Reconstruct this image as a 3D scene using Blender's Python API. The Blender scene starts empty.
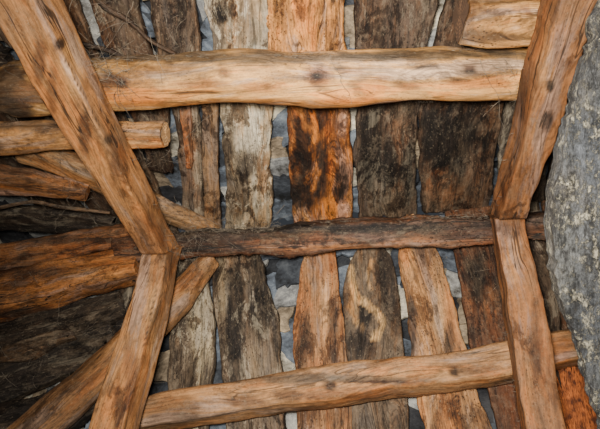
import bpy, bmesh, math, random
from mathutils import Vector, Matrix, noise
random.seed(7)
COL = bpy.context.scene.collection
# ------------------------------------------------------------------ camera frame / roof geometry
F = 500.0
XC = Vector((.9806, 0, -.1961)); ZC = Vector((.1943, -.138, .971)).normalized()
XC = (XC - ZC*XC.dot(ZC)).normalized(); YC = ZC.cross(XC)
CAMZ = 1.6
T = math.tan(math.radians(41.7)); CS = math.cos(math.radians(41.7))
H = 2.4; YR = .337; KX = -.103           # ridge line: Y = YR + KX*X at height H over the eye
def ray(px, py):
    c = Vector(((px-300)/F, (py-214.5)/F, 1))
    return Vector((c.dot(XC), c.dot(YC), c.dot(ZC)))
def at(px, py, plane, d=0.0):
    w = ray(px, py)
    if plane == 'U': t = (H - T*YR - d/CS)/(w.z - T*w.y + T*KX*w.x)
    elif plane == 'L': t = (H + T*YR - d/CS)/(w.z + T*w.y - T*KX*w.x)
    else: t = d/w.z                       # 'H': level plane at height d
    return w*t + Vector((0, 0, CAMZ))
NRM = {'U': -Vector((T*KX, -T, 1)).normalized(), 'L': -Vector((-T*KX, T, 1)).normalized(), 'H': Vector((0, 0, -1))}
RT = Vector((XC.x, YC.x, ZC.x)); DN = Vector((XC.y, YC.y, ZC.y)); FW = Vector((XC.z, YC.z, ZC.z))
def depth(p): return (p - Vector((0, 0, CAMZ))).dot(FW)
def pix(p):
    q = p - Vector((0, 0, CAMZ)); z = max(q.dot(FW), .05)
    return 300+F*q.dot(RT)/z, 214.5+F*q.dot(DN)/z
def ridge_y(px):
    lo, hi = 120, 320
    for _ in range(30):
        mid = (lo+hi)/2; p = at(px, mid, 'H', H)
        if p.y < YR+KX*p.x: lo = mid
        else: hi = mid
    return lo
def lin(c):
    return tuple(((v/255)/12.92 if v/255 <= .04045 else ((v/255+.055)/1.055)**2.4) for v in c)
def tone(c, gain, sat):
    c = lin(c); l = .3*c[0]+.6*c[1]+.1*c[2]
    return tuple(max(.002, (l+(v-l)*sat)*gain) for v in c)

# ------------------------------------------------------------------ materials
class G:
    def __init__(s, name, seed):
        s.m = bpy.data.materials.new(name); s.m.use_nodes = True
        s.nt = s.m.node_tree; s.N = s.nt.nodes; s.L = s.nt.links; s.N.clear()
        s.rs = random.Random(seed); s.tc = s.N.new('ShaderNodeTexCoord'); s.co = s.tc.outputs['Object']
    def nd(s, t, **k):
        n = s.N.new(t)
        for a, b in k.items(): setattr(n, a, b)
        return n
    def put(s, v, sock):
        if isinstance(v, (int, float)): sock.default_value = v
        elif isinstance(v, tuple): sock.default_value = v+(1,) if len(v) == 3 and sock.type == 'RGBA' else v
        else: s.L.new(v, sock)
    def math(s, op, a, b=None, c=None):
        n = s.nd('ShaderNodeMath', operation=op)
        for i, v in enumerate((a, b, c)):
            if v is not None: s.put(v, n.inputs[i])
        return n.outputs[0]
    def mapped(s, sc, src=None):
        mp = s.nd('ShaderNodeMapping'); mp.inputs['Scale'].default_value = sc
        mp.inputs['Location'].default_value = tuple(s.rs.uniform(0, 30) for _ in range(3))
        s.L.new(src or s.co, mp.inputs[0]); return mp.outputs[0]
    def nz(s, sc, detail=3, rough=.55, dist=0, src=None, color=False):
        n = s.nd('ShaderNodeTexNoise'); n.inputs['Scale'].default_value = 1
        n.inputs['Detail'].default_value = detail; n.inputs['Roughness'].default_value = rough
        n.inputs['Distortion'].default_value = dist
        s.L.new(s.mapped(sc, src), n.inputs['Vector']); return n.outputs['Color' if color else 'Fac']
    def ramp(s, x, a, b, lo=0., hi=1., smooth=True):
        n = s.nd('ShaderNodeMapRange'); n.clamp = True
        if smooth: n.interpolation_type = 'SMOOTHSTEP'
        for k, v in (('From Min', a), ('From Max', b), ('To Min', lo), ('To Max', hi)): n.inputs[k].default_value = v
        s.L.new(x, n.inputs['Value']); return n.outputs['Result']
    def mix(s, f, a, b, mode='MIX'):
        n = s.nd('ShaderNodeMix', data_type='RGBA', blend_type=mode)
        s.put(f, n.inputs[0]); s.put(a, n.inputs[6]); s.put(b, n.inputs[7]); return n.outputs[2]
    def vec(s, op, a, b):
        n = s.nd('ShaderNodeVectorMath', operation=op); s.put(a, n.inputs[0]); s.put(b, n.inputs[1]); return n.outputs[0]
    def gray(s, v):
        n = s.nd('ShaderNodeCombineColor')
        for i in range(3): s.L.new(v, n.inputs[i])
        return n.outputs[0]
    def done(s, col, hgt, bump, dist, rough):
        bp = s.nd('ShaderNodeBump'); bp.inputs['Strength'].default_value = bump; bp.inputs['Distance'].default_value = dist
        s.L.new(hgt, bp.inputs['Height'])
        bs = s.nd('ShaderNodeBsdfPrincipled'); bs.inputs['Roughness'].default_value = rough
        bs.inputs['Specular IOR Level'].default_value = .25
        s.L.new(col, bs.inputs['Base Color']); s.L.new(bp.outputs[0], bs.inputs['Normal'])
        o = s.nd('ShaderNodeOutputMaterial'); s.L.new(bs.outputs[0], o.inputs[0]); return s.m

def wood(name, seed, dark=.5, dust=.15, crack=.6, bump=.6, contrast=.6, flecks=.3, pale=0., swirl=.05, knots=.6, warm=.8, fig=.34, gate=.0, grime=.3, worm=.75, wide=1.0, dustcol=(122,108,90)):
    g = G(name, seed)
    wc = g.nz((1.6, 6, 6), 2, .5, color=True)
    off = g.vec('MULTIPLY', g.vec('SUBTRACT', wc, (.5, .5, .5)), (0.0, swirl*2.4, swirl*2.4))
    P = g.vec('ADD', g.co, off)
    # knots: rings about scattered centres
    vo = g.nd('ShaderNodeTexVoronoi'); vo.inputs['Scale'].default_value = 1; g.L.new(g.mapped((3.2, 8, 8), P), vo.inputs['Vector'])
    kd = g.math('ADD', vo.outputs['Distance'], g.math('MULTIPLY', g.math('SUBTRACT', g.nz((12, 26, 26), 3), .5), .14))
    sel = g.nd('ShaderNodeSeparateColor'); g.L.new(vo.outputs['Color'], sel.inputs[0])
    on = g.math('MULTIPLY', g.ramp(sel.outputs[0], .6, .64), knots)
    kcore = g.math('MULTIPLY', g.ramp(kd, .19, .1), on)
    kpull = g.math('MULTIPLY', g.ramp(kd, .7, .05), on)
    # figure: contour lines of a stretched field, pulled round the knots
    sp = g.nd('ShaderNodeSeparateXYZ'); g.L.new(P, sp.inputs[0])
    field = g.math('ADD', g.math('MULTIPLY', g.nz((.9, 7, 7), 2, .45), 120*wide), g.math('MULTIPLY', g.math('ADD', sp.outputs[1], sp.outputs[2]), 260*wide))
    field = g.math('ADD', field, g.math('MULTIPLY', kpull, 34))
    field = g.math('ADD', field, g.math('MULTIPLY', g.nz((6, 50, 50), 4, .68), 4))
    sn = g.math('SINE', field)
    line = g.math('MULTIPLY', g.ramp(sn, .2, .95), g.ramp(g.nz((2.5, 14, 14), 4, .68), .38, .58, .1, 1))
    rings = g.nz((.8, 24*wide, 24*wide), 4, .62, .1, P)
    fib = g.nz((4, 140, 140), 4, .76, 0, P)
    mid = g.nz((9, 32, 32), 6, .78, .15, P)
    iso = g.nz((60, 75, 75), 5, .82)
    val = g.math('ADD', g.math('ADD', g.math('MULTIPLY', rings, .8), g.math('MULTIPLY', fib, .95)),
                 g.math('ADD', g.math('MULTIPLY', mid, .95), g.math('MULTIPLY', iso, .75)))
    mul = g.ramp(val, 1.46, 1.98, 1-contrast, 1+contrast*.6, False)
    mul = g.math('MULTIPLY', mul, g.math('SUBTRACT', 1.06, g.math('MULTIPLY', line, fig)))
    at_ = g.nd('ShaderNodeAttribute', attribute_name='tint')
    col = g.mix(1.0, at_.outputs['Color'], g.gray(mul), 'MULTIPLY')
    hv = g.nz((1.6, 12, 12), 6, .72, .3, P)
    col = g.mix(g.ramp(hv, .51, .6, 0, warm), col, g.mix(1.0, col, (1.15, .86, .6), 'MULTIPLY'))
    hs = g.nd('ShaderNodeHueSaturation'); hs.inputs['Saturation'].default_value = .6; hs.inputs['Value'].default_value = .85; g.L.new(col, hs.inputs['Color'])
    col = g.mix(g.ramp(hv, .48, .38, 0, .7), col, hs.outputs[0])
    col = g.mix(g.math('MULTIPLY', kcore, .85), col, g.mix(1.0, col, (.2, .14, .1), 'MULTIPLY'))
    if pale > 0:
        b3 = g.nz((4, 9, 9), 7, .78, .5)
        col = g.mix(g.ramp(b3, .52, .57, 0, pale), col, g.mix(1.0, lin((186, 174, 150)), g.gray(mul), 'MULTIPLY'))
    # decay stains with ragged borders
    b1 = g.nz((3.6, 8, 8), 8, .74, .4, P)
    d1 = g.ramp(b1, .515, .56, 0, dark)
    b2 = g.nz((9, 26, 26), 6, .8, .2, P)
    d2 = g.ramp(b2, .56, .62, 0, dark*.9)
    if gate > 0:
        gt = g.ramp(g.nz((1.7, 4, 4), 3, .6), .46, .56, 1-gate, 1)
        d1 = g.math('MULTIPLY', d1, gt); d2 = g.math('MULTIPLY', d2, gt)
    col = g.mix(d1, col, g.mix(1.0, col, (.18, .14, .115), 'MULTIPLY'))
    col = g.mix(d2, col, g.mix(1.0, col, (.24, .18, .145), 'MULTIPLY'))
    # grey-brown grime film and dust specks
    gr = g.nz((3, 7, 7), 7, .78, .3)
    col = g.mix(g.ramp(gr, .48, .62, 0, grime), col, g.mix(1.0, lin((100, 84, 66)), g.gray(mul), 'MULTIPLY'))
    du = g.nz((9, 16, 16), 6, .84)
    col = g.mix(g.ramp(du, .53, .63, 0, dust), col, lin(dustcol))
    ck = g.ramp(g.math('ABSOLUTE', g.math('SUBTRACT', g.nz((.45, 16, 16), 3, .5, 0, P), .5)), .011, .003, 0, crack)
    ck = g.math('MULTIPLY', ck, g.ramp(g.nz((1.6, 6, 6), 2), .46, .52))
    wo = g.nd('ShaderNodeTexVoronoi'); wo.inputs['Scale'].default_value = 1; g.L.new(g.mapped((70, 110, 110)), wo.inputs['Vector'])
    hole = g.math('MULTIPLY', g.ramp(wo.outputs['Distance'], .28, .18), g.ramp(g.nz((4, 8, 8), 3), .53, .6, 0, worm))
    ck = g.math('MAXIMUM', ck, hole)
    col = g.mix(ck, col, (.01, .0075, .006))
    col = g.mix(g.ramp(g.nz((85, 120, 120), 3, .75), .6, .7, 0, flecks), col, lin((150, 135, 110)))
    hgt = g.math('ADD', g.math('MULTIPLY', val, .6), g.math('SUBTRACT', g.math('MULTIPLY', b2, -.4), g.math('MULTIPLY', ck, .7)))
    hgt = g.math('SUBTRACT', hgt, g.math('MULTIPLY', line, .1))
    return g.done(col, hgt, bump, .01, .66)
def crusty(name, seed):
    g = G(name, seed)
    a = g.nz((5, 12, 12), 8, .78, .3); b = g.nz((70, 100, 100), 5, .82); c = g.nz((2, 6, 6), 5, .65); e = g.nz((1.6, 60, 60), 5, .74)
    at_ = g.nd('ShaderNodeAttribute', attribute_name='tint')
    v = g.math('ADD', g.math('MULTIPLY', a, .8), g.math('ADD', g.math('MULTIPLY', b, .9), g.math('MULTIPLY', e, .5)))
    col = g.mix(1.0, at_.outputs['Color'], g.gray(g.ramp(v, .94, 1.28, .18, 1.55, False)), 'MULTIPLY')
    col = g.mix(g.ramp(c, .5, .6, 0, .7), col, g.mix(1.0, col, (.98, .84, .7), 'MULTIPLY'))
    d2 = g.nz((5, 20, 20), 8, .82)
    col = g.mix(g.ramp(d2, .53, .57, 0, .8), col, (.024, .023, .023))
    f2 = g.nz((34, 44, 44), 7, .88)
    fl = g.math('MULTIPLY', g.ramp(f2, .5, .55), g.ramp(g.nz((4, 8, 8), 7, .8), .44, .53))
    col = g.mix(g.math('MULTIPLY', fl, .85), col, g.mix(1.0, lin((182, 174, 152)), g.gray(g.ramp(b, .35, .6, .4, 1.1)), 'MULTIPLY'))
    return g.done(col, g.math('SUBTRACT', g.math('ADD', v, g.math('MULTIPLY', fl, .5)), g.math('MULTIPLY', d2, 1.1)), 1.0, .016, .95)
def end_mat(name, c):
    m = bpy.data.materials.new(name); m.use_nodes = True; nt = m.node_tree; N = nt.nodes; L = nt.links
    bs = N['Principled BSDF']; bs.inputs['Roughness'].default_value = .9
    tc = N.new('ShaderNodeTexCoord'); wv = N.new('ShaderNodeTexWave'); wv.wave_type = 'RINGS'; wv.rings_direction = 'X'
    wv.inputs['Scale'].default_value = 28; wv.inputs['Distortion'].default_value = 4; wv.inputs['Detail'].default_value = 4
    L.new(tc.outputs['Object'], wv.inputs['Vector'])
    r = N.new('ShaderNodeValToRGB'); a = lin(c); L.new(wv.outputs['Fac'], r.inputs[0])
    r.color_ramp.elements[0].color = (a[0]*.5, a[1]*.45, a[2]*.4, 1); r.color_ramp.elements[1].color = a+(1,)
    L.new(r.outputs[0], bs.inputs['Base Color'])
    return m

# ------------------------------------------------------------------ lofted timber
def catmull(P, n):
    out = []; k = len(P)
    for i in range(k-1):
        p0, p1, p2, p3 = P[max(i-1, 0)], P[i], P[i+1], P[min(i+2, k-1)]
        for j in range(n):
            t = j/n
            out.append(tuple(.5*((2*b)+(-a+c)*t+(2*a-5*b+4*c-d)*t*t+(-a+3*b-3*c+d)*t**3) for a, b, c, d in zip(p0, p1, p2, p3)))
    out.append(tuple(P[-1])); return out
def ring_beam(e, n=44):
    r = []
    for i in range(n):
        a = 2*math.pi*i/n; c, s = math.cos(a), math.sin(a)
        k = (abs(c)**e+abs(s)**e)**(-1/e)
        r.append((c*k, s*k))
    return r
def ring_hewn(ch=.12, n=11):
    """squared section with chamfered arrises"""
    r = []; e = 1-ch
    cs = [(1, -1), (1, 1), (-1, 1), (-1, -1)]
    for q in range(4):
        a = cs[q]; b = cs[(q+1) % 4]
        for i in range(n+1):
            f = -e+2*e*i/n
            r.append((a[0]*(1-(f+1)/2)+b[0]*(f+1)/2, a[1]*(1-(f+1)/2)+b[1]*(f+1)/2))
    return r
def ring_board(n=26):
    r = [(-1, -.6), (-1, 0), (-1, .55), (-.975, .9)]
    r += [(-.94+1.88*i/n, 1.0) for i in range(n+1)]
    r += [(.975, .9), (1, .55), (1, 0), (1, -.6), (.95, -1)]
    r += [(.95-1.9*i/6, -1) for i in range(1, 7)]
    return r[::-1]
def timber(name, label, cat, pts, plane, d, thick, color, ring, seed, blobs=(), wob=.006, groove=.003, edge=.0,
           group=None, mitre=None, ends=(), endcol=(150,110,70), mk=None, step=.011, mat=None, ragged=0., fine=.0, gain=1.0, sat=1.0):
    """pts: (px, py, halfwidth_px[, depth below the boards]) along the middle of the timber, laid on the roof plane."""
    N_ = NRM[plane]
    raw = []
    for p in pts:
        dd = p[3] if len(p) > 3 else d
        w = at(p[0], p[1], plane, dd); raw.append((w.x, w.y, w.z, p[2]*depth(w)/F))
    L0 = sum((Vector(raw[i+1][:3])-Vector(raw[i][:3])).length for i in range(len(raw)-1))
    sub = max(4, int(L0/step/(len(raw)-1)))
    C = catmull(raw, sub)
    base = Vector(C[0][:3]); end = Vector(C[-1][:3])
    X = (end-base).normalized(); Z = (N_ - X*N_.dot(X)).normalized(); Y = Z.cross(X)
    M = Matrix.Translation(base) @ Matrix((X, Y, Z)).transposed().to_4x4(); MI = M.inverted()
    vs = []; cols = []; fs = []; nr = len(ring); rs = random.Random(seed); off = Vector((rs.uniform(0, 90), rs.uniform(0, 90), rs.uniform(0, 90)))
    bc = tone(color, gain, sat); bl = [(b[0], b[1], b[2], b[3], tone(b[4], gain, sat), b[5]) for b in blobs]
    s = 0; nC = len(C)
    for i, c in enumerate(C):
        p = Vector(c[:3]); hw = c[3]
        if i: s += (p-Vector(C[i-1][:3])).length
        tg = (Vector(C[min(i+1, nC-1)][:3])-Vector(C[max(i-1, 0)][:3])).normalized()
        zz = (N_-tg*N_.dot(tg)).normalized(); yy = zz.cross(tg)
        def en(k): return edge*(noise.noise(off+Vector((s*2.8, k, 0)))+.5*noise.noise(off+Vector((s*11, k+3, 0))))+fine*(noise.noise(off+Vector((s*38, k+3, 0)))+.7*noise.noise(off+Vector((s*80, k, 5))))*(.3+1.4*abs(noise.noise(off+Vector((s*5, k, 40)))))
        e1 = en(0); e2 = en(9)
        k = .96 if i in (0, nC-1) else 1.0
        for (u, v) in ring:
            uu = u*hw*k + (e1 if u > 0 else e2)*abs(u); vv = v*thick*k
            q = off+Vector((s*3.2, uu*8, vv*8))
            q2 = off+Vector((s*1.6, uu*38, vv*38))
            dsp = wob*noise.noise(q)+groove*noise.noise(q2)+groove*.7*noise.noise(off+Vector((s*14, uu*40, vv*40)))
            rl = max(math.hypot(u, v), .01)
            uu += dsp*u/rl*(1 if thick > .04 else .3); vv += dsp*v/rl
            w = p+yy*uu+zz*vv
            if ragged:
                if i < 3: w -= tg*ragged*noise.noise(off+Vector((uu*45, 1, 0)))
                if i > nC-4: w += tg*ragged*noise.noise(off+Vector((uu*45, 7, 0)))
            if mitre:
                if mitre[0] == 'U': w.y = min(w.y, mitre[1]-.002)
                else: w.y = max(w.y, mitre[1]+.002)
            vs.append(MI@w)
            cc = bc
            if bl:
                x_, y_ = pix(w); nn = noise.noise(off+Vector((s*9, uu*28, vv*12)))*.5+noise.noise(off+Vector((s*24, uu*70, vv*30)))*.35
                for (bx, by, rx, ry, col, st) in bl:
                    dd = math.hypot((x_-bx)/rx, (y_-by)/ry)+nn*(.2 if st >= .96 else 1)
                    f = min(st, 1)*max(0, min(1, (1.25-dd)/.5))
                    if f > 0: cc = tuple(a+(b-a)*f for a, b in zip(cc, col))
            cols.append(cc)
        if i:
            a = (i-1)*nr; b = i*nr
            for j in range(nr):
                j2 = (j+1) % nr; fs.append((a+j, b+j, b+j2, a+j2))
    fs.append(tuple(range(nr))); fs.append(tuple(range((nC-1)*nr, nC*nr))[::-1])
    me = bpy.data.meshes.new(name); me.from_pydata(vs, [], fs)
    ca = me.color_attributes.new('tint', 'FLOAT_COLOR', 'POINT')
    ca.data.foreach_set('color', [x for c in cols for x in (*c, 1)])
    sm = [True]*len(fs); sm[-1] = sm[-2] = False
    me.polygons.foreach_set('use_smooth', sm); me.update()
    bm = bmesh.new(); bm.from_mesh(me); bmesh.ops.recalc_face_normals(bm, faces=bm.faces); bm.to_mesh(me); bm.free()
    o = bpy.data.objects.new(name, me); COL.objects.link(o); o.matrix_world = M
    me.materials.append(mat or wood(name+'_wood', seed, **(mk or {})))
    o['label'] = label; o['category'] = cat
    if group: o['group'] = group
    for e in ends:
        r0 = 0 if e == 0 else (nC-1)*nr
        rv = [vs[r0+j] for j in range(nr)]; cen = sum(rv, Vector())/nr
        ax = Vector((-1, 0, 0)) if e == 0 else Vector((1, 0, 0))
        V = [ax*.004]; FS = []
        for sc in (.35, .7, .97):
            for v in rv: V.append((v-cen)*sc+ax*.004+Vector((.003*noise.noise(v*60+off), 0, 0)))
        for j in range(nr): FS.append((0, 1+j, 1+(j+1) % nr))
        for lv in range(2):
            for j in range(nr):
                j2 = (j+1) % nr; FS.append((1+lv*nr+j, 1+(lv+1)*nr+j, 1+(lv+1)*nr+j2, 1+lv*nr+j2))
        m2 = bpy.data.meshes.new('cut_end'); m2.from_pydata(V, [], FS); m2.update()
        bm = bmesh.new(); bm.from_mesh(m2); bmesh.ops.recalc_face_normals(bm, faces=bm.faces); bm.to_mesh(m2); bm.free()
        m2.materials.append(end_mat('cut_end_wood', endcol))
        eo = bpy.data.objects.new('cut_end', m2); COL.objects.link(eo); eo.parent = o; eo.location = cen
        eo['label'] = 'sawn end of the timber'
    return o
def stroke(pts, r, col, st, n=5):
    out = []
    for (a, b) in zip(pts, pts[1:]):
        for i in range(n): out.append((a[0]+(b[0]-a[0])*i/n, a[1]+(b[1]-a[1])*i/n, r, r*1.3, col, st))
    return out

# ------------------------------------------------------------------ roof covering (slates seen through the gaps)
def slate_mat():
    g = G('slate', 5)
    n = g.nz((5, 5, 5), 8, .7, .3); n2 = g.nz((30, 30, 30), 6, .78)
    tn = g.nd('ShaderNodeAttribute', attribute_name='tint')
    r = g.nd('ShaderNodeValToRGB'); cr = r.color_ramp
    cr.elements[0].position = .4; cr.elements[0].color = (.12, .11, .1, 1)
    cr.elements[1].position = .6; cr.elements[1].color = (1.6, 1.58, 1.5, 1)
    e = cr.elements.new(.5); e.color = (.7, .71, .74, 1)
    g.L.new(g.math('ADD', g.math('MULTIPLY', n, .72), g.math('MULTIPLY', n2, .28)), r.inputs[0])
    return g.done(g.mix(1.0, tn.outputs['Color'], r.outputs[0], 'MULTIPLY'), n, .7, .04, .8)
SL = slate_mat()
def slates(plane):
    V = []; FS = []; CC = []; up = -NRM[plane]; sg = -1 if plane == 'U' else 1
    rr = random.Random(3); sn = math.sin(math.atan(T))
    tones = [(90, 97, 106), (132, 132, 130), (58, 62, 68), (172, 164, 146), (98, 106, 116), (140, 124, 102), (46, 46, 49), (150, 148, 142)]
    for r in range(20):
        for c in range(-17, 17):
            x0 = c*.18+(.09 if r % 2 else 0)+rr.uniform(-.05, .05); x1 = x0+.175+rr.uniform(-.03, .02)
            s0 = r*.12-.01; s1 = s0+.18
            def P(x, s, lift):
                return Vector((x, YR+KX*x+sg*s*CS, H-s*sn+CAMZ))+up*(.05+lift)
            j = [rr.uniform(-.05, .05) for _ in range(4)]; t = rr.uniform(-.012, .014)
            i0 = len(V); l = .02; K = 6
            q = [(x0, s0, l*.2), (x1, s0, l*.2+t), (x1+j[0]*.5, s1+j[1], -l*.7+t), (x0+j[2]*.5, s1+j[3], -l*.7)]
            rim = []
            for a in range(4):
                for k in range(K):
                    f = k/K; b = q[(a+1) % 4]
                    rim.append(tuple(q[a][z]*(1-f)+b[z]*f+(rr.uniform(-.013, .013) if z < 2 else 0) for z in range(3)))
            for p in rim: V.append(P(*p))
            for p in rim: V.append(P(*p)+up*.016)
            m = len(rim); CC += [tone(rr.choice(tones), .9, 1.0)]*(2*m)
            FS += [tuple(range(i0, i0+m)), tuple(range(i0+m, i0+2*m))[::-1]]
            for k in range(m):
                k2 = (k+1) % m; FS.append((i0+k, i0+m+k, i0+m+k2, i0+k2))
    i0 = len(V)
    for (x, s) in ((-3.2, -.02), (3.2, -.02), (3.2, 2.5), (-3.2, 2.5)):
        V.append(Vector((x, YR+KX*x+sg*s*CS, H-s*sn+CAMZ))+up*.1)
    CC += [lin((40, 42, 46))]*4
    FS.append((i0, i0+1, i0+2, i0+3))
    me = bpy.data.meshes.new('ceiling'); me.from_pydata(V, [], FS); me.materials.append(SL); me.update()
    ca = me.color_attributes.new('tint', 'FLOAT_COLOR', 'POINT'); ca.data.foreach_set('color', [x for c in CC for x in (*c, 1)])
    o = bpy.data.objects.new('ceiling', me); COL.objects.link(o)
    o['kind'] = 'structure'; o['label'] = 'grey-blue stone slates seen through gaps in the %s slope of boards' % ('upper' if plane == 'U' else 'lower'); o['category'] = 'roof'
slates('U'); slates('L')

# ------------------------------------------------------------------ timbers
RB = ring_board()
seed = [100]
def board(label, rows, plane, color, blobs=(), d=0.0, mk=None, group=None, thick=.016, edge=.022, name='plank', full=True, gain=None, sat=1.06):
    seed[0] += 1
    pts = [((a+b)/2, y, (b-a)/2) for (y, a, b) in rows]
    if full:                               # carry the board up to the ridge
        k = -1 if plane == 'U' else 0; nb = -2 if plane == 'U' else 1
        (x, y, h), (x2, y2, h2) = pts[k], pts[nb]
        yr = ridge_y(x)+(-1 if plane == 'U' else 1)
        f = (yr-y)/(y-y2); pts[k] = (x+(x-x2)*f, yr, max(4, h+(h-h2)*f))
    if gain is None: gain = .55 if mk is DARK else .9
    return timber(name, label, 'plank', pts, plane, d, thick, color, RB, seed[0], blobs=blobs, wob=.009, groove=.004, edge=edge,
                  group=group, mk=mk, ragged=.02, fine=.005, gain=gain, sat=sat)
GU = 'boards of the upper roof slope'; GL = 'boards of the lower roof slope'; GW = 'split timbers left of the left rafters'
DARK = dict(dark=.92, dust=.22, contrast=.75, pale=.22, warm=.7)
MID = dict(dark=.8, dust=.2, contrast=.7)
board('dark brown board at the left edge just above the thick purlin end', [(-70,-232,-140),(60,-132,-62),(215,50,92)], 'U', (76,60,48), mk=DARK, group=GU, gain=.42)
board('dark board passing behind the round log with the sawn end', [(-70,-128,-50),(60,-50,14),(215,97,136)], 'U', (88,66,50), mk=DARK, group=GU, gain=.42)
board('dark brown board right of the leaning left rafter above the thick purlin', [(-70,-38,60),(0,20,82),(105,84,122),(215,140,172)], 'U', (104,80,60), mk=DARK, group=GU, gain=.5)
board('narrow blackish board under the thin crooked branch', [(-70,68,130),(0,88,143),(105,128,164),(170,150,176)], 'U', (92,70,54), mk=DARK, group=GU, d=.004, full=False)
board('dark streaked board left of the pale grey board at the top', [(-70,136,194),(0,150,199),(60,162,202),(105,172,198),(215,184,206)], 'U', (118,98,80), blobs=[(176,20,14,40,(62,50,42),.7),(190,150,8,50,(140,100,70),.6)], mk=DARK, group=GU)
board('thin tan slat beside the pale grey board below thick purlin', [(60,198,219),(105,201,218),(160,202,219),(216,205,221)], 'U', (136,106,78), mk=MID, group=GU, d=.012, edge=.008, gain=.75)
board('short reddish splintered slat hanging just below the thick purlin', [(70,178,190),(105,180,191),(150,185,193),(166,187,192)], 'U', (146,98,66), mk=MID, group=GU, d=.02, edge=.006, full=False, gain=.75)
board('pale lime-grey board with dark knot near the top', [(-70,190,268),(0,203,268),(52,212,270),(105,222,273),(160,224,272),(214,226,269)], 'U', (156,140,116),
      blobs=[(222,14,10,10,(26,20,17),.98),(238,35,22,12,(120,98,76),.5),(245,0,14,20,(150,118,84),.5),(252,130,18,24,(206,194,170),.9),(258,190,9,20,(196,184,160),.8),(238,198,14,20,(90,76,62),.8),(228,150,5,40,(60,49,40),.88),(262,170,5,24,(130,98,70),.6),(246,165,10,14,(56,46,38),.8),(215,40,8,16,(66,54,45),.75),(258,60,10,20,(196,184,160),.6)],
      mk=dict(dark=.9, dust=.3, contrast=.65, pale=.6), group=GU, gain=.78)
board('bright orange-brown board running down behind the thick purlin, darker below it', [(-70,262,345),(0,268,345),(52,272,346),(105,287,350),(160,288,351),(216,293,351)], 'U', (194,136,82),
      blobs=[(318,160,60,66,(150,90,46),.95),(303,150,12,30,(40,27,20),.94),(345,150,7,50,(180,114,62),.75),(300,196,20,18,(36,26,20),.94),(320,118,12,18,(42,28,21),.9),(322,172,8,34,(38,26,20),.93),(336,208,18,12,(190,118,62),.85),(333,150,5,40,(178,110,58),.75),(330,30,12,10,(140,94,58),.6),(342,185,8,20,(60,40,28),.85),(285,20,8,20,(150,102,62),.5)]
      + stroke([(312,112),(316,130),(312,150),(318,172),(312,192)], 2.4, (186,116,60), .88),
      mk=dict(dark=.8, dust=.05, contrast=.75, flecks=.1, knots=1, grime=.15, swirl=.1, fig=.6), group=GU, gain=.78, sat=1.1)
board('dark grey-brown board right of the orange board, upper slope', [(-70,352,446),(0,355,437),(52,355,424),(105,357,418),(160,357,417),(212,358,415)], 'U', (104,84,68),
      blobs=[(395,20,26,30,(92,78,68),.6),(372,150,14,44,(32,26,22),.94),(400,135,12,22,(142,98,68),.6),(385,200,22,14,(104,86,68),.5),(408,170,8,34,(34,28,23),.9),(390,165,8,30,(38,31,25),.88)], mk=dict(DARK, pale=.1), group=GU, gain=.43)
board('widest dark board just left of the right rafter, upper slope', [(-70,452,535),(0,444,522),(52,430,512),(105,421,500),(160,421,494),(214,422,488)], 'U', (98,74,56),
      blobs=[(450,145,30,36,(32,26,22),.94),(440,190,14,18,(144,94,60),.75),(478,180,12,28,(120,83,58),.6),(470,70,20,30,(110,94,78),.5),(430,125,9,20,(34,28,23),.9)], mk=dict(DARK, pale=.05), group=GU, gain=.43)
board('dark board mostly behind the right rafter, upper slope', [(-70,542,620),(0,530,594),(105,506,560),(214,495,538)], 'U', (84,74,65), mk=DARK, group=GU)
board('dark board in the gap between right rafter and grey timber', [(-70,628,705),(0,602,668),(105,567,622),(214,544,588)], 'U', (92,80,70), mk=DARK, group=GU)
# lower slope
board('dark board behind the lower left rafter', [(240,128,166),(340,112,152),(429,92,146),(520,70,138)], 'L', (76,66,57), mk=DARK, group=GL, gain=.42)
board('pale streaked narrow board right of the lower left rafter', [(240,178,206),(300,172,212),(380,166,216),(429,156,212),(520,142,206)], 'L', (108,94,78),
      blobs=[(200,335,10,45,(190,172,140),.88),(178,300,10,34,(44,36,30),.9)], mk=dict(dark=.9, dust=.3, contrast=.7, pale=.35), group=GL, gain=.62)
board('grey-black streaked board with dark furrows, lower slope', [(240,218,256),(262,214,262),(300,213,272),(380,222,284),(429,226,290),(520,230,300)], 'L', (116,98,80),
      blobs=[(235,320,11,64,(34,28,24),.94),(262,300,12,44,(36,30,25),.94),(255,370,12,30,(150,130,104),.6),(222,290,5,40,(166,146,116),.7)], mk=dict(dark=.95, dust=.22, contrast=.8, swirl=.02, pale=.22), group=GL, gain=.56)
board('mid-brown board tapering upward to the ridge, lower slope', [(236,310,335),(262,304,338),(300,296,340),(350,292,346),(429,297,354),(520,300,364)], 'L', (156,112,76),
      blobs=[(322,262,14,14,(130,84,54),.6),(304,345,8,32,(66,46,33),.8),(325,310,5,26,(192,146,100),.6),(330,410,20,16,(110,80,56),.6),(333,330,6,36,(80,54,38),.8)], mk=dict(dark=.75, dust=.12, contrast=.7, knots=.9), group=GL, gain=.75)
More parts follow.
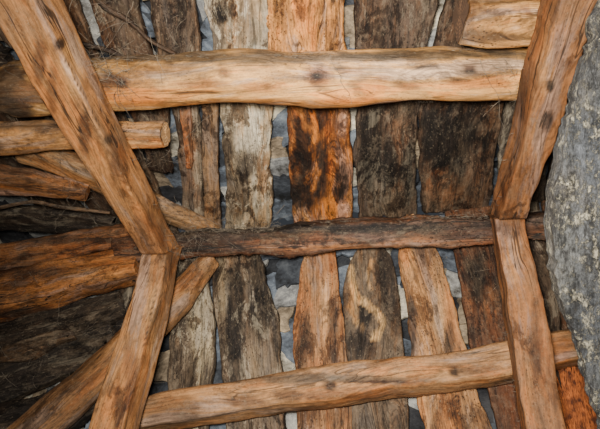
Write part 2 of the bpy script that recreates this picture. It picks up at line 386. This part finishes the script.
board('dark grey board with shaped top and a pale irregular grain loop, lower slope', [(246,368,378),(250,362,385),(258,354,391),(285,344,398),(330,345,402),(429,353,408),(520,358,418)], 'L', (102,86,70),
      blobs=[(385,272,12,24,(42,33,27),.88),(362,345,12,14,(38,30,25),.9),(366,312,7,13,(28,22,18),.96),(392,312,7,14,(46,37,30),.75),(355,300,5,16,(150,120,84),.6)]
      + stroke([(350,268),(352,284),(357,297),(367,304),(377,312),(383,322),(380,334),(371,338)], 2.8, (196,158,110), .94) + stroke([(371,262),(367,278),(372,292)], 2.2, (160,126,88), .88)
      + stroke([(350,306),(355,322),(364,330)], 2.2, (160,126,86), .88),
      mk=dict(dark=.55, dust=.22, contrast=.7, swirl=.12, knots=1, fig=.5, grime=.2), group=GL, edge=.01, full=False, gain=.7)
board('light tan board slanting down to the right, lower slope', [(236,402,428),(250,400,436),(320,410,456),(400,418,478),(429,422,490),(520,436,516)], 'L', (172,126,84),
      blobs=[(425,265,10,20,(140,96,60),.6),(440,310,7,26,(202,160,116),.6),(412,330,6,28,(70,50,37),.88),(455,410,24,14,(134,98,66),.6),(450,340,5,20,(78,55,40),.85)], mk=dict(dark=.7, dust=.12, contrast=.7, knots=.9), group=GL, d=.006, gain=.8)
board('dark brown blotchy board just left of the lower right rafter', [(236,452,496),(320,466,506),(380,484,520),(429,496,530),(520,520,560)], 'L', (112,76,54),
      blobs=[(478,275,12,24,(36,28,24),.93),(490,300,9,16,(160,106,68),.7),(470,300,5,20,(140,92,60),.6)], mk=MID, group=GL, gain=.46)
board('dark board behind the lower right rafter', [(236,504,544),(340,514,562),(429,536,588),(520,566,626)], 'L', (80,63,51), mk=DARK, group=GL)
board('brown board in the gap at lower right between rafter and grey timber', [(236,550,598),(340,570,626),(429,594,660),(520,634,700)], 'L', (108,74,52), mk=DARK, group=GL)
# rough split timbers laid lengthwise in the bay left of the left truss
RS = ring_hewn(.12, 10)
def lpole(label, pts, color, d=.03, thick=.026, plane='L', rag=.05, blobs=(), cat='split timber', name='split_timber', gain=.34):
    seed[0] += 1
    timber(name, label, cat, pts, plane, d, thick, color, RS, seed[0], wob=.016, groove=.007, edge=.026, group=GW, mk=dict(dark=.85, dust=.15, contrast=.75, warm=.7, pale=.12, bump=.8), ragged=rag, blobs=blobs, gain=gain, sat=1.05, fine=.006)
lpole('dark split plank touching the underside of the big brown log', [(-140,366,22),(0,336,22),(60,322,18),(122,304,13)], (80,66,54), gain=.36)
lpole('broad blackish plank below the touching plank at left', [(-140,418,28),(-30,386,28),(40,364,24),(112,340,18)], (70,60,52), d=.02, gain=.36)
lpole('dark split plank across the bottom left corner', [(-140,478,30),(0,434,28),(60,412,24),(98,396,18)], (68,58,50), d=.025)
lpole('short broken offcut wedged flat over the dark planks at lower left', [(4,352,9),(30,350,11),(56,340,9),(74,336,5)], (110,86,64), d=.062, thick=.014, gain=.5, rag=.08)
# upper part of the left bay
lpole('rotten pole crossing the top left corner beside the leaning rafter', [(-160,30,14),(-40,22,13),(30,30,10)], (104,80,60), plane='U', d=.06, gain=.42)
lpole('dark broken timber left of the thick purlin end', [(-160,62,16),(-60,58,16),(4,54,10)], (76,60,48), plane='U', d=.04)
lpole('dark split timber in the shadow below the broad tapered plank at left', [(-160,222,18),(-20,218,17),(60,220,15),(120,228,9)], (72,60,50), plane='U', d=.04, gain=.3)

# ridge, purlins
LOG = ring_beam(2.8); HW = ring_hewn(.07, 13); HW2 = ring_hewn(.18, 11)
BM = dict(wob=.018, groove=.003, edge=.011, fine=.002, gain=.72, sat=1.05)
timber('purlin', 'thick golden-tan log purlin across the upper slope with a dark rounded left end', 'purlin',
       [(5,92,16),(9,91,21),(18,90,24),(50,88,24),(110,84,24),(200,79,24),(290,80,25),(320,79,27),(420,75,22),(520,73,23),(600,72,23)], 'U', .1, .083, (212,160,100), LOG, 11,
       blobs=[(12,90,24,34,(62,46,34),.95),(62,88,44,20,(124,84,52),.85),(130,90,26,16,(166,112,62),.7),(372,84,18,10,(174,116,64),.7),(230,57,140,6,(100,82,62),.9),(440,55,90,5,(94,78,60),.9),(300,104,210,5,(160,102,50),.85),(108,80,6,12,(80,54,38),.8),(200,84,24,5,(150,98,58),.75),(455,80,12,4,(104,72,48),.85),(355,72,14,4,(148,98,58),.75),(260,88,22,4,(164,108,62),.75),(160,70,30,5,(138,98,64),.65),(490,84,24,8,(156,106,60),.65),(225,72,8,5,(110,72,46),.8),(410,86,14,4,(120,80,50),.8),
              (318,76,15,12,(166,112,66),.97),(318,76,10,8,(116,74,46),.97),(317,76,6,5,(44,29,21),1),(342,70,12,2,(54,36,26),.97),(420,66,22,1.6,(66,46,32),.97),(190,92,30,1.6,(76,52,34),.97),(122,82,8,7,(110,72,46),.97),(122,82,4.5,4,(46,31,22),.97),(470,70,7,6,(120,80,48),.97),(470,70,3.5,3,(50,34,24),.97)],
       ends=(0,), endcol=(54,41,31), mk=dict(dark=.5, dust=.12, contrast=.52, flecks=.22, swirl=.07, knots=.5, bump=.38, gate=.85, worm=.4, wide=.7), **BM)
timber('purlin', 'short tan squared beam end at the top right above the dark boards', 'purlin',
       [(461,15,19),(490,17,21),(540,15,21),(660,12,21)], 'U', .1, .075, (192,142,88), HW2, 12, ends=(0,), endcol=(90,64,42),
       blobs=[(470,36,40,7,(80,58,40),.88),(468,14,8,20,(124,86,56),.7)]+stroke([(480,8),(500,14),(520,8),(535,16)], 2.4, (132,88,54), .75), mk=dict(dark=.55, dust=.1, contrast=.58, knots=1, swirl=.1, bump=.4, gate=.7, wide=.7), **BM)
timber('ridge_pole', 'dark reddish-brown ridge pole running level across the middle of the roof', 'ridge pole',
       [(120,249,12),(176,244,12),(240,241,11),(300,239,13),(360,233,12),(420,231,13),(490,229,12),(540,226,12),(640,222,12)], 'H', 2.2, .07, (108,72,50), HW2, 13,
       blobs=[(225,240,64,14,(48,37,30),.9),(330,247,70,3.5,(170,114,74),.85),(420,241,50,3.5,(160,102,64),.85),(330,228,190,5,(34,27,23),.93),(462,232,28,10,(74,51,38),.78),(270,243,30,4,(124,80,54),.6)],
       wob=.022, groove=.01, edge=.02, fine=.008, gain=.58, sat=1.08, mk=dict(dark=.8, dust=.3, contrast=.75, swirl=.03, crack=1))
timber('purlin', 'tan purlin sloping across the lower part with grey dusty grain', 'purlin',
       [(100,427,14),(140,419,14),(220,404,15),(300,391,15),(400,377,15),(512,362,15),(575,350,14),(680,338,14)], 'L', .1, .065, (178,132,90), HW2, 14,
       blobs=[(300,379,160,4.5,(104,86,68),.88),(350,394,60,6,(146,98,62),.75),(170,409,34,12,(120,86,58),.8),(440,374,60,5,(194,148,102),.7),(560,352,16,16,(170,102,52),.75),(480,372,24,8,(128,88,58),.7),(245,402,24,5,(96,66,46),.8),(290,396,16,5,(88,62,44),.75),(380,382,40,1.6,(64,44,32),.97),(455,372,6,5,(56,40,28),.97),(330,386,7,5,(60,42,30),.97)],
       mk=dict(dark=.55, dust=.26, contrast=.55, knots=.5, bump=.4, gate=.75, worm=.4, wide=.7), **BM)
apx = {}
for k, (px, py) in dict(l=(162,250), r=(511,216)).items():
    apx[k] = at(px, py, 'H', H-.275/CS)
TM = dict(dark=.6, dust=.14, contrast=.54, flecks=.22, knots=.6, swirl=.05, bump=.36, warm=.6, gate=.75, grime=.4, crack=.8, worm=.4, wide=.65)
BR = dict(BM, wob=.008, groove=.0025, edge=.009, fine=.0015)
timber('rafter', 'broad tan rafter leaning from the upper left corner down to the ridge', 'rafter',
       [(-22,-80,32),(25,0,26),(57,60,22.5),(89,120,19.5),(123,180,15.5),(154,238,12.5),(172,272,12)], 'U', .275, .07, (174,124,80), HW, 21, mitre=('U', apx['l'].y),
       blobs=[(20,10,30,24,(148,106,72),.6),(72,70,10,34,(198,148,96),.7),(118,160,9,26,(120,80,52),.78),(150,236,18,18,(120,82,56),.7),(85,128,6,24,(84,57,40),.85),(40,60,7,20,(92,65,46),.8),(52,92,5,30,(100,70,48),.75),(60,44,5,6,(54,37,26),.97),(108,140,4,5,(54,37,26),.97)]
       + stroke([(66,60),(78,84),(90,108),(100,128)], 1, (52,36,26), .97), mk=TM, **BR)
timber('rafter', 'tan rafter running from the ridge down to the lower left', 'rafter',
       [(170,228,12),(162,255,12.5),(152,300,14),(140,343,15.5),(115,429,18),(88,520,20.5)], 'L', .275, .06, (174,124,80), HW, 22, mitre=('L', apx['l'].y),
       blobs=[(158,270,16,14,(132,92,62),.6),(130,380,8,34,(122,82,54),.82),(152,330,5,40,(196,150,102),.7),(118,405,5,24,(84,57,40),.82)]+stroke([(156,290),(150,320),(142,350)], 1, (52,36,26), .97), mk=TM, **BR)
timber('rafter', 'brown rafter rising from the ridge to the upper right corner', 'rafter',
       [(591,-80,24),(570,0,20),(554,50,18),(540,100,16.5),(523,160,14),(509,212,13),(502,246,13)], 'U', .275, .07, (150,102,66), HW, 23, mitre=('U', apx['r'].y),
       blobs=[(547,60,8,40,(190,136,88),.75),(522,90,7,24,(76,52,38),.85),(510,190,14,24,(130,88,58),.6),(565,10,20,14,(118,83,57),.6),(547,120,6,14,(62,44,33),.85),(537,140,5,26,(176,124,80),.6),(550,86,4.5,7,(48,33,24),.97)], mk=dict(TM, dark=.7), **dict(BR, edge=.013, fine=.003))
timber('rafter', 'brown rafter running from the ridge down to the lower right', 'rafter',
       [(502,190,15),(508,222,15.5),(516,270,16),(525,320,17),(543,429,19.5),(560,520,23)], 'L', .275, .06, (150,102,66), HW, 24, mitre=('L', apx['r'].y),
       blobs=[(513,260,8,26,(186,132,86),.7),(535,350,7,40,(90,62,43),.85),(510,228,14,10,(100,69,49),.7),(528,390,5,30,(176,124,80),.6)], mk=dict(TM, dark=.7), **dict(BR, edge=.011))
# left bay logs
BL = dict(BM, gain=.62, wob=.024, groove=.005, edge=.018, fine=.003)
timber('log', 'short tan round log poking past the left rafter with a pale sawn right end', 'log',
       [(-160,140,19),(-60,139,18),(0,137,17),(80,134,15),(130,133,13),(164,133,11.5)], 'U', .11, .05, (186,134,84), LOG, 31, ends=(1,), endcol=(190,148,100),
       blobs=[(30,126,40,5,(96,70,48),.85),(50,145,40,5,(200,142,86),.7),(110,130,14,5,(120,82,52),.7)], mk=dict(dark=.6, dust=.15, contrast=.6, bump=.5, gate=.6), **dict(BL, gain=.75, wob=.016))
timber('split_plank', 'broad flat brown plank tapering to the left rafter below the short round log', 'plank',
       [(-160,172,22),(-60,176,21),(0,180,18),(50,186,12),(88,193,6)], 'U', .125, .03, (158,104,62), ring_hewn(.12, 11), 32, blobs=[(20,170,50,6,(90,62,44),.8)], mk=dict(dark=.7, dust=.1, contrast=.65, bump=.55), **dict(BL, wob=.014))
timber('brace', 'thick bent pale grey-brown branch curving behind the left rafter to the ridge', 'brace',
       [(18,150,13,.05),(50,157,16,.055),(88,172,17,.06),(125,192,17,.06),(165,211,16,.06),(196,224,14,.055),(216,232,10,.05)], 'U', .05, .042, (160,122,84), LOG, 33, mk=dict(dark=.65, dust=.25, contrast=.65, bump=.55, gate=.4), **dict(BL, gain=.66, wob=.016, edge=.01))
timber('log', 'broad orange-brown timber above the big log at left, meeting the rafter joint', 'log',
       [(-160,284,16),(-60,268,16),(0,258,15),(70,246,13),(140,234,10)], 'H', 2.2, .055, (146,96,60), HW2, 34, blobs=[(60,240,60,4,(80,56,40),.8)], mk=dict(dark=.7, dust=.12, contrast=.68, bump=.55), **dict(BL, gain=.6))
timber('log', 'big orange-brown log at left ending behind the rafter joint', 'log',
       [(-160,326,30),(-60,308,28),(0,295,25),(70,279,21),(142,263,16)], 'L', .115, .068, (168,110,64), HW2, 35,
       blobs=[(40,272,50,6,(92,62,44),.85),(20,314,40,6,(70,48,35),.88),(90,274,30,6,(190,132,80),.7)], mk=dict(dark=.65, dust=.12, contrast=.7, crack=.9, bump=.55, gate=.4), **dict(BL, gain=.66))
timber('brace', 'long thick pole slanting from the ridge joint to the bottom left corner', 'brace',
       [(214,259,10,.075),(192,284,14,.085),(165,314,16),(120,356,18),(70,398,20),(20,442,22),(-60,512,24)], 'L', .1, .05, (158,114,74), LOG, 36,
       blobs=[(60,405,70,30,(122,88,60),.7)], mk=dict(dark=.6, dust=.2, contrast=.6, bump=.5, gate=.5), **dict(BL, gain=.66, wob=.018))
R14 = ring_beam(2, 14)
def twig(label, pts, plane, d, color=(84,64,48), name='branch'):
    seed[0] += 1
    timber(name, label, 'branch', pts, plane, d, sum(p[2] for p in pts)/len(pts)*.0036, color, R14, seed[0], wob=.006, groove=.003, edge=.004, mk=MID, gain=.6)
twig('thin crooked dark branch at the top left above the thick purlin', [(84,-20,3),(104,6,3.6),(128,20,3.2),(150,40,2.8),(176,54,2.2)], 'U', .05)
twig('thin dark stick leaning across the upper left boards', [(62,36,2.6),(84,44,2.6),(108,50,2.2),(132,62,2)], 'U', .04)
twig('crooked twig in the corner left of the leaning rafter', [(-10,12,3),(8,40,3.2),(22,52,2.8),(34,78,2)], 'U', .12)
twig('twig lying under the broad tapered plank at left', [(-10,210,2.6),(30,202,2.6),(60,207,2.4),(110,213,1.8)], 'U', .12, (110,84,60))
# close grey timber
timber('curved_timber', 'weathered grey crusted bowed timber close to the viewer at the right edge', 'timber',
       [(702,-90,62),(680,0,62),(666,30,62),(656,62,62),(644,92,62),(634,128,62),(624,165,62),(615,205,62),(613,238,62),(621,284,62),(632,318,62),(645,360,62),(656,396,62),(670,430,62),(700,510,62)], 'H', 1.15, .035, (108,110,112), ring_hewn(.03, 22), 41,
       blobs=[(560,260,14,50,(124,124,120),.5),(590,150,20,40,(88,93,101),.6),(585,330,18,40,(86,90,96),.6)], wob=.016, groove=.012, edge=.016, fine=.012, gain=.72, mat=crusty('grey_timber_wood', 41), step=.005)

# ------------------------------------------------------------------ cobwebs and brush (uncountable)
def strands(name, label, cat, jobs, c0, c1):
    V = []; FS = []
    for (a, b, sag, r, amp, o) in jobs:
        n = 9; st = len(V); t = (b-a)
        if t.length < .004: continue
        t.normalize(); u = t.orthogonal().normalized(); w = t.cross(u)
        for i in range(n+1):
            f = i/n; p = a.lerp(b, f)+Vector((0, 0, -sag*4*f*(1-f)))
            p += Vector((noise.noise(o+p*18), noise.noise(o+p*18+Vector((5, 0, 0))), noise.noise(o+p*18+Vector((9, 0, 0)))))*amp*min(1, 4*f*(1-f))
            rad = r*(1+.9*noise.noise(o+p*60))
            for k in range(4):
                an = k*math.pi/2; V.append(p+(u*math.cos(an)+w*math.sin(an))*rad)
        for i in range(n):
            for k in range(4):
                k2 = (k+1) % 4; FS.append((st+i*4+k, st+i*4+k2, st+i*4+4+k2, st+i*4+4+k))
    me = bpy.data.meshes.new(name); me.from_pydata(V, [], FS); me.update()
    m = bpy.data.materials.new(name+'_fibre'); m.use_nodes = True; bs = m.node_tree.nodes['Principled BSDF']
    tc = m.node_tree.nodes.new('ShaderNodeTexCoord')
    n = m.node_tree.nodes.new('ShaderNodeTexNoise'); n.inputs['Scale'].default_value = 40
    m.node_tree.links.new(tc.outputs['Object'], n.inputs['Vector'])
    r = m.node_tree.nodes.new('ShaderNodeValToRGB'); r.color_ramp.elements[0].position = .35; r.color_ramp.elements[1].position = .65
    r.color_ramp.elements[0].color = lin(c0)+(1,); r.color_ramp.elements[1].color = lin(c1)+(1,)
    m.node_tree.links.new(n.outputs['Fac'], r.inputs[0]); m.node_tree.links.new(r.outputs[0], bs.inputs['Base Color']); bs.inputs['Roughness'].default_value = 1
    me.materials.append(m)
    o = bpy.data.objects.new(name, me); COL.objects.link(o)
    o['kind'] = 'stuff'; o['label'] = label; o['category'] = cat
rr = random.Random(9); jobs = []
rnd = lambda: Vector((rr.uniform(0, 50), rr.uniform(0, 50), rr.uniform(0, 50)))
spots = [(112,76,'U',22,22,60,.17,.3),(60,60,'U',60,40,50,.05,.3),(508,84,'U',12,24,30,.17,.22),(503,208,'U',16,12,60,.15,.3),(178,240,'U',26,12,110,.15,.3),
         (176,258,'L',20,12,70,.12,.26),(505,300,'L',12,40,20,.1,.26),(90,180,'U',60,40,90,.08,.2),(60,260,'L',70,30,80,.1,.2),(60,360,'L',60,40,90,.05,.14),(120,30,'U',60,30,60,.02,.2),(150,130,'U',40,40,50,.02,.2),(230,226,'U',40,8,90,.12,.2)]
for (x, y, pl, rx, ry, n, d0, d1) in spots:
    for _ in range(n):
        a = at(x+rr.uniform(-rx, rx), y+rr.uniform(-ry, ry), pl, rr.uniform(d0, d1))
        L_ = rr.choice((.015, .02, .03, .04)) if x > 400 else rr.choice((.02, .03, .05, .08))
        b = a+Vector((rr.gauss(0, L_), rr.gauss(0, L_), rr.uniform(-.03, .05)*L_/.05))
        jobs.append((a, b, rr.uniform(0, L_*.4), rr.uniform(.00025, .0007), .014, rnd()))
def fringe(p0, p1, pl, d, n, ln, wd):
    for _ in range(n):
        f = rr.random()
        if noise.noise(Vector((f*9, p0[1]*.37, 2))) < -.1: continue
        x = p0[0]+(p1[0]-p0[0])*f; y = p0[1]+(p1[1]-p0[1])*f
        a = at(x, y+rr.gauss(0, wd*.6), pl, d+rr.uniform(-.05, .01))
        b = a+Vector((rr.gauss(0, ln*1.2), rr.gauss(0, ln*.25), rr.uniform(-ln*.3, ln*.3)))
        jobs.append((a, b, rr.uniform(0, .004), rr.uniform(.0003, .0008), .01, rnd()))
fringe((110,106), (510,97), 'U', .1, 420, .013, 3); fringe((110,61), (515,52), 'U', .1, 700, .014, 3)
fringe((185,255), (490,242), 'H', 2.19, 320, .014, 3); fringe((185,233), (490,217), 'H', 2.19, 1200, .015, 4)
fringe((150,405), (505,349), 'L', .11, 600, .013, 3)
fringe((55,8), (168,236), 'U', .25, 120, .01, 2); fringe((0,22), (140,240), 'U', .25, 120, .01, 2)
fringe((548,0), (497,205), 'U', .25, 140, .01, 2); fringe((497,225), (520,425), 'L', .25, 80, .01, 2)
for (a, b) in (((330,54),(352,104)), ((96,40),(136,128)), ((66,40),(140,98)), ((480,60),(505,130)), ((300,225),(316,262)), ((70,96),(150,60))):
    jobs.append((at(*a, 'U', .19), at(*b, 'U', .19), .01, .0007, .02, rnd()))
strands('cobweb', 'dusty cobweb strands clinging to the beams and boards', 'cobweb', jobs, (58, 51, 44), (112, 102, 88))
jobs = []
for _ in range(700):
    x = rr.uniform(548, 612); y = rr.uniform(362, 425)
    a = at(x, y, 'L', rr.uniform(.03, .085)); b = at(x+rr.gauss(8, 5), y+rr.uniform(24, 60), 'L', rr.uniform(.03, .09))
    jobs.append((a, b, 0, rr.uniform(.0008, .002), .012, rnd()))
strands('brushwood', 'reddish-orange dry brush stuffed below the lower purlin at the right edge', 'brush', jobs, (80, 40, 20), (176, 98, 46))

# ------------------------------------------------------------------ light, world, camera
def area(loc, target, size, e, col):
    l = bpy.data.lights.new('lamp', 'AREA'); l.size = size; l.energy = e; l.color = col; l.spread = math.radians(112)
    o = bpy.data.objects.new('lamp', l); COL.objects.link(o); o.location = loc
    o.rotation_euler = (Vector(target)-Vector(loc)).to_track_quat('-Z', 'Y').to_euler()
area((-.1, -.16, CAMZ-.05), at(325, 195, 'H', 2.0), .26, 60, (1, .94, .84))
w = bpy.data.worlds.new('world'); bpy.context.scene.world = w; w.use_nodes = True
w.node_tree.nodes['Background'].inputs[0].default_value = (.78, .87, 1, 1); w.node_tree.nodes['Background'].inputs[1].default_value = .05
cd = bpy.data.cameras.new('camera'); cam = bpy.data.objects.new('camera', cd); COL.objects.link(cam)
cd.sensor_width = 36; cd.lens = 36*F/600; cd.clip_start = .02
R = Matrix((RT, -DN, -FW)).transposed()
cam.matrix_world = Matrix.Translation((0, 0, CAMZ)) @ R.to_4x4()
bpy.context.scene.camera = cam
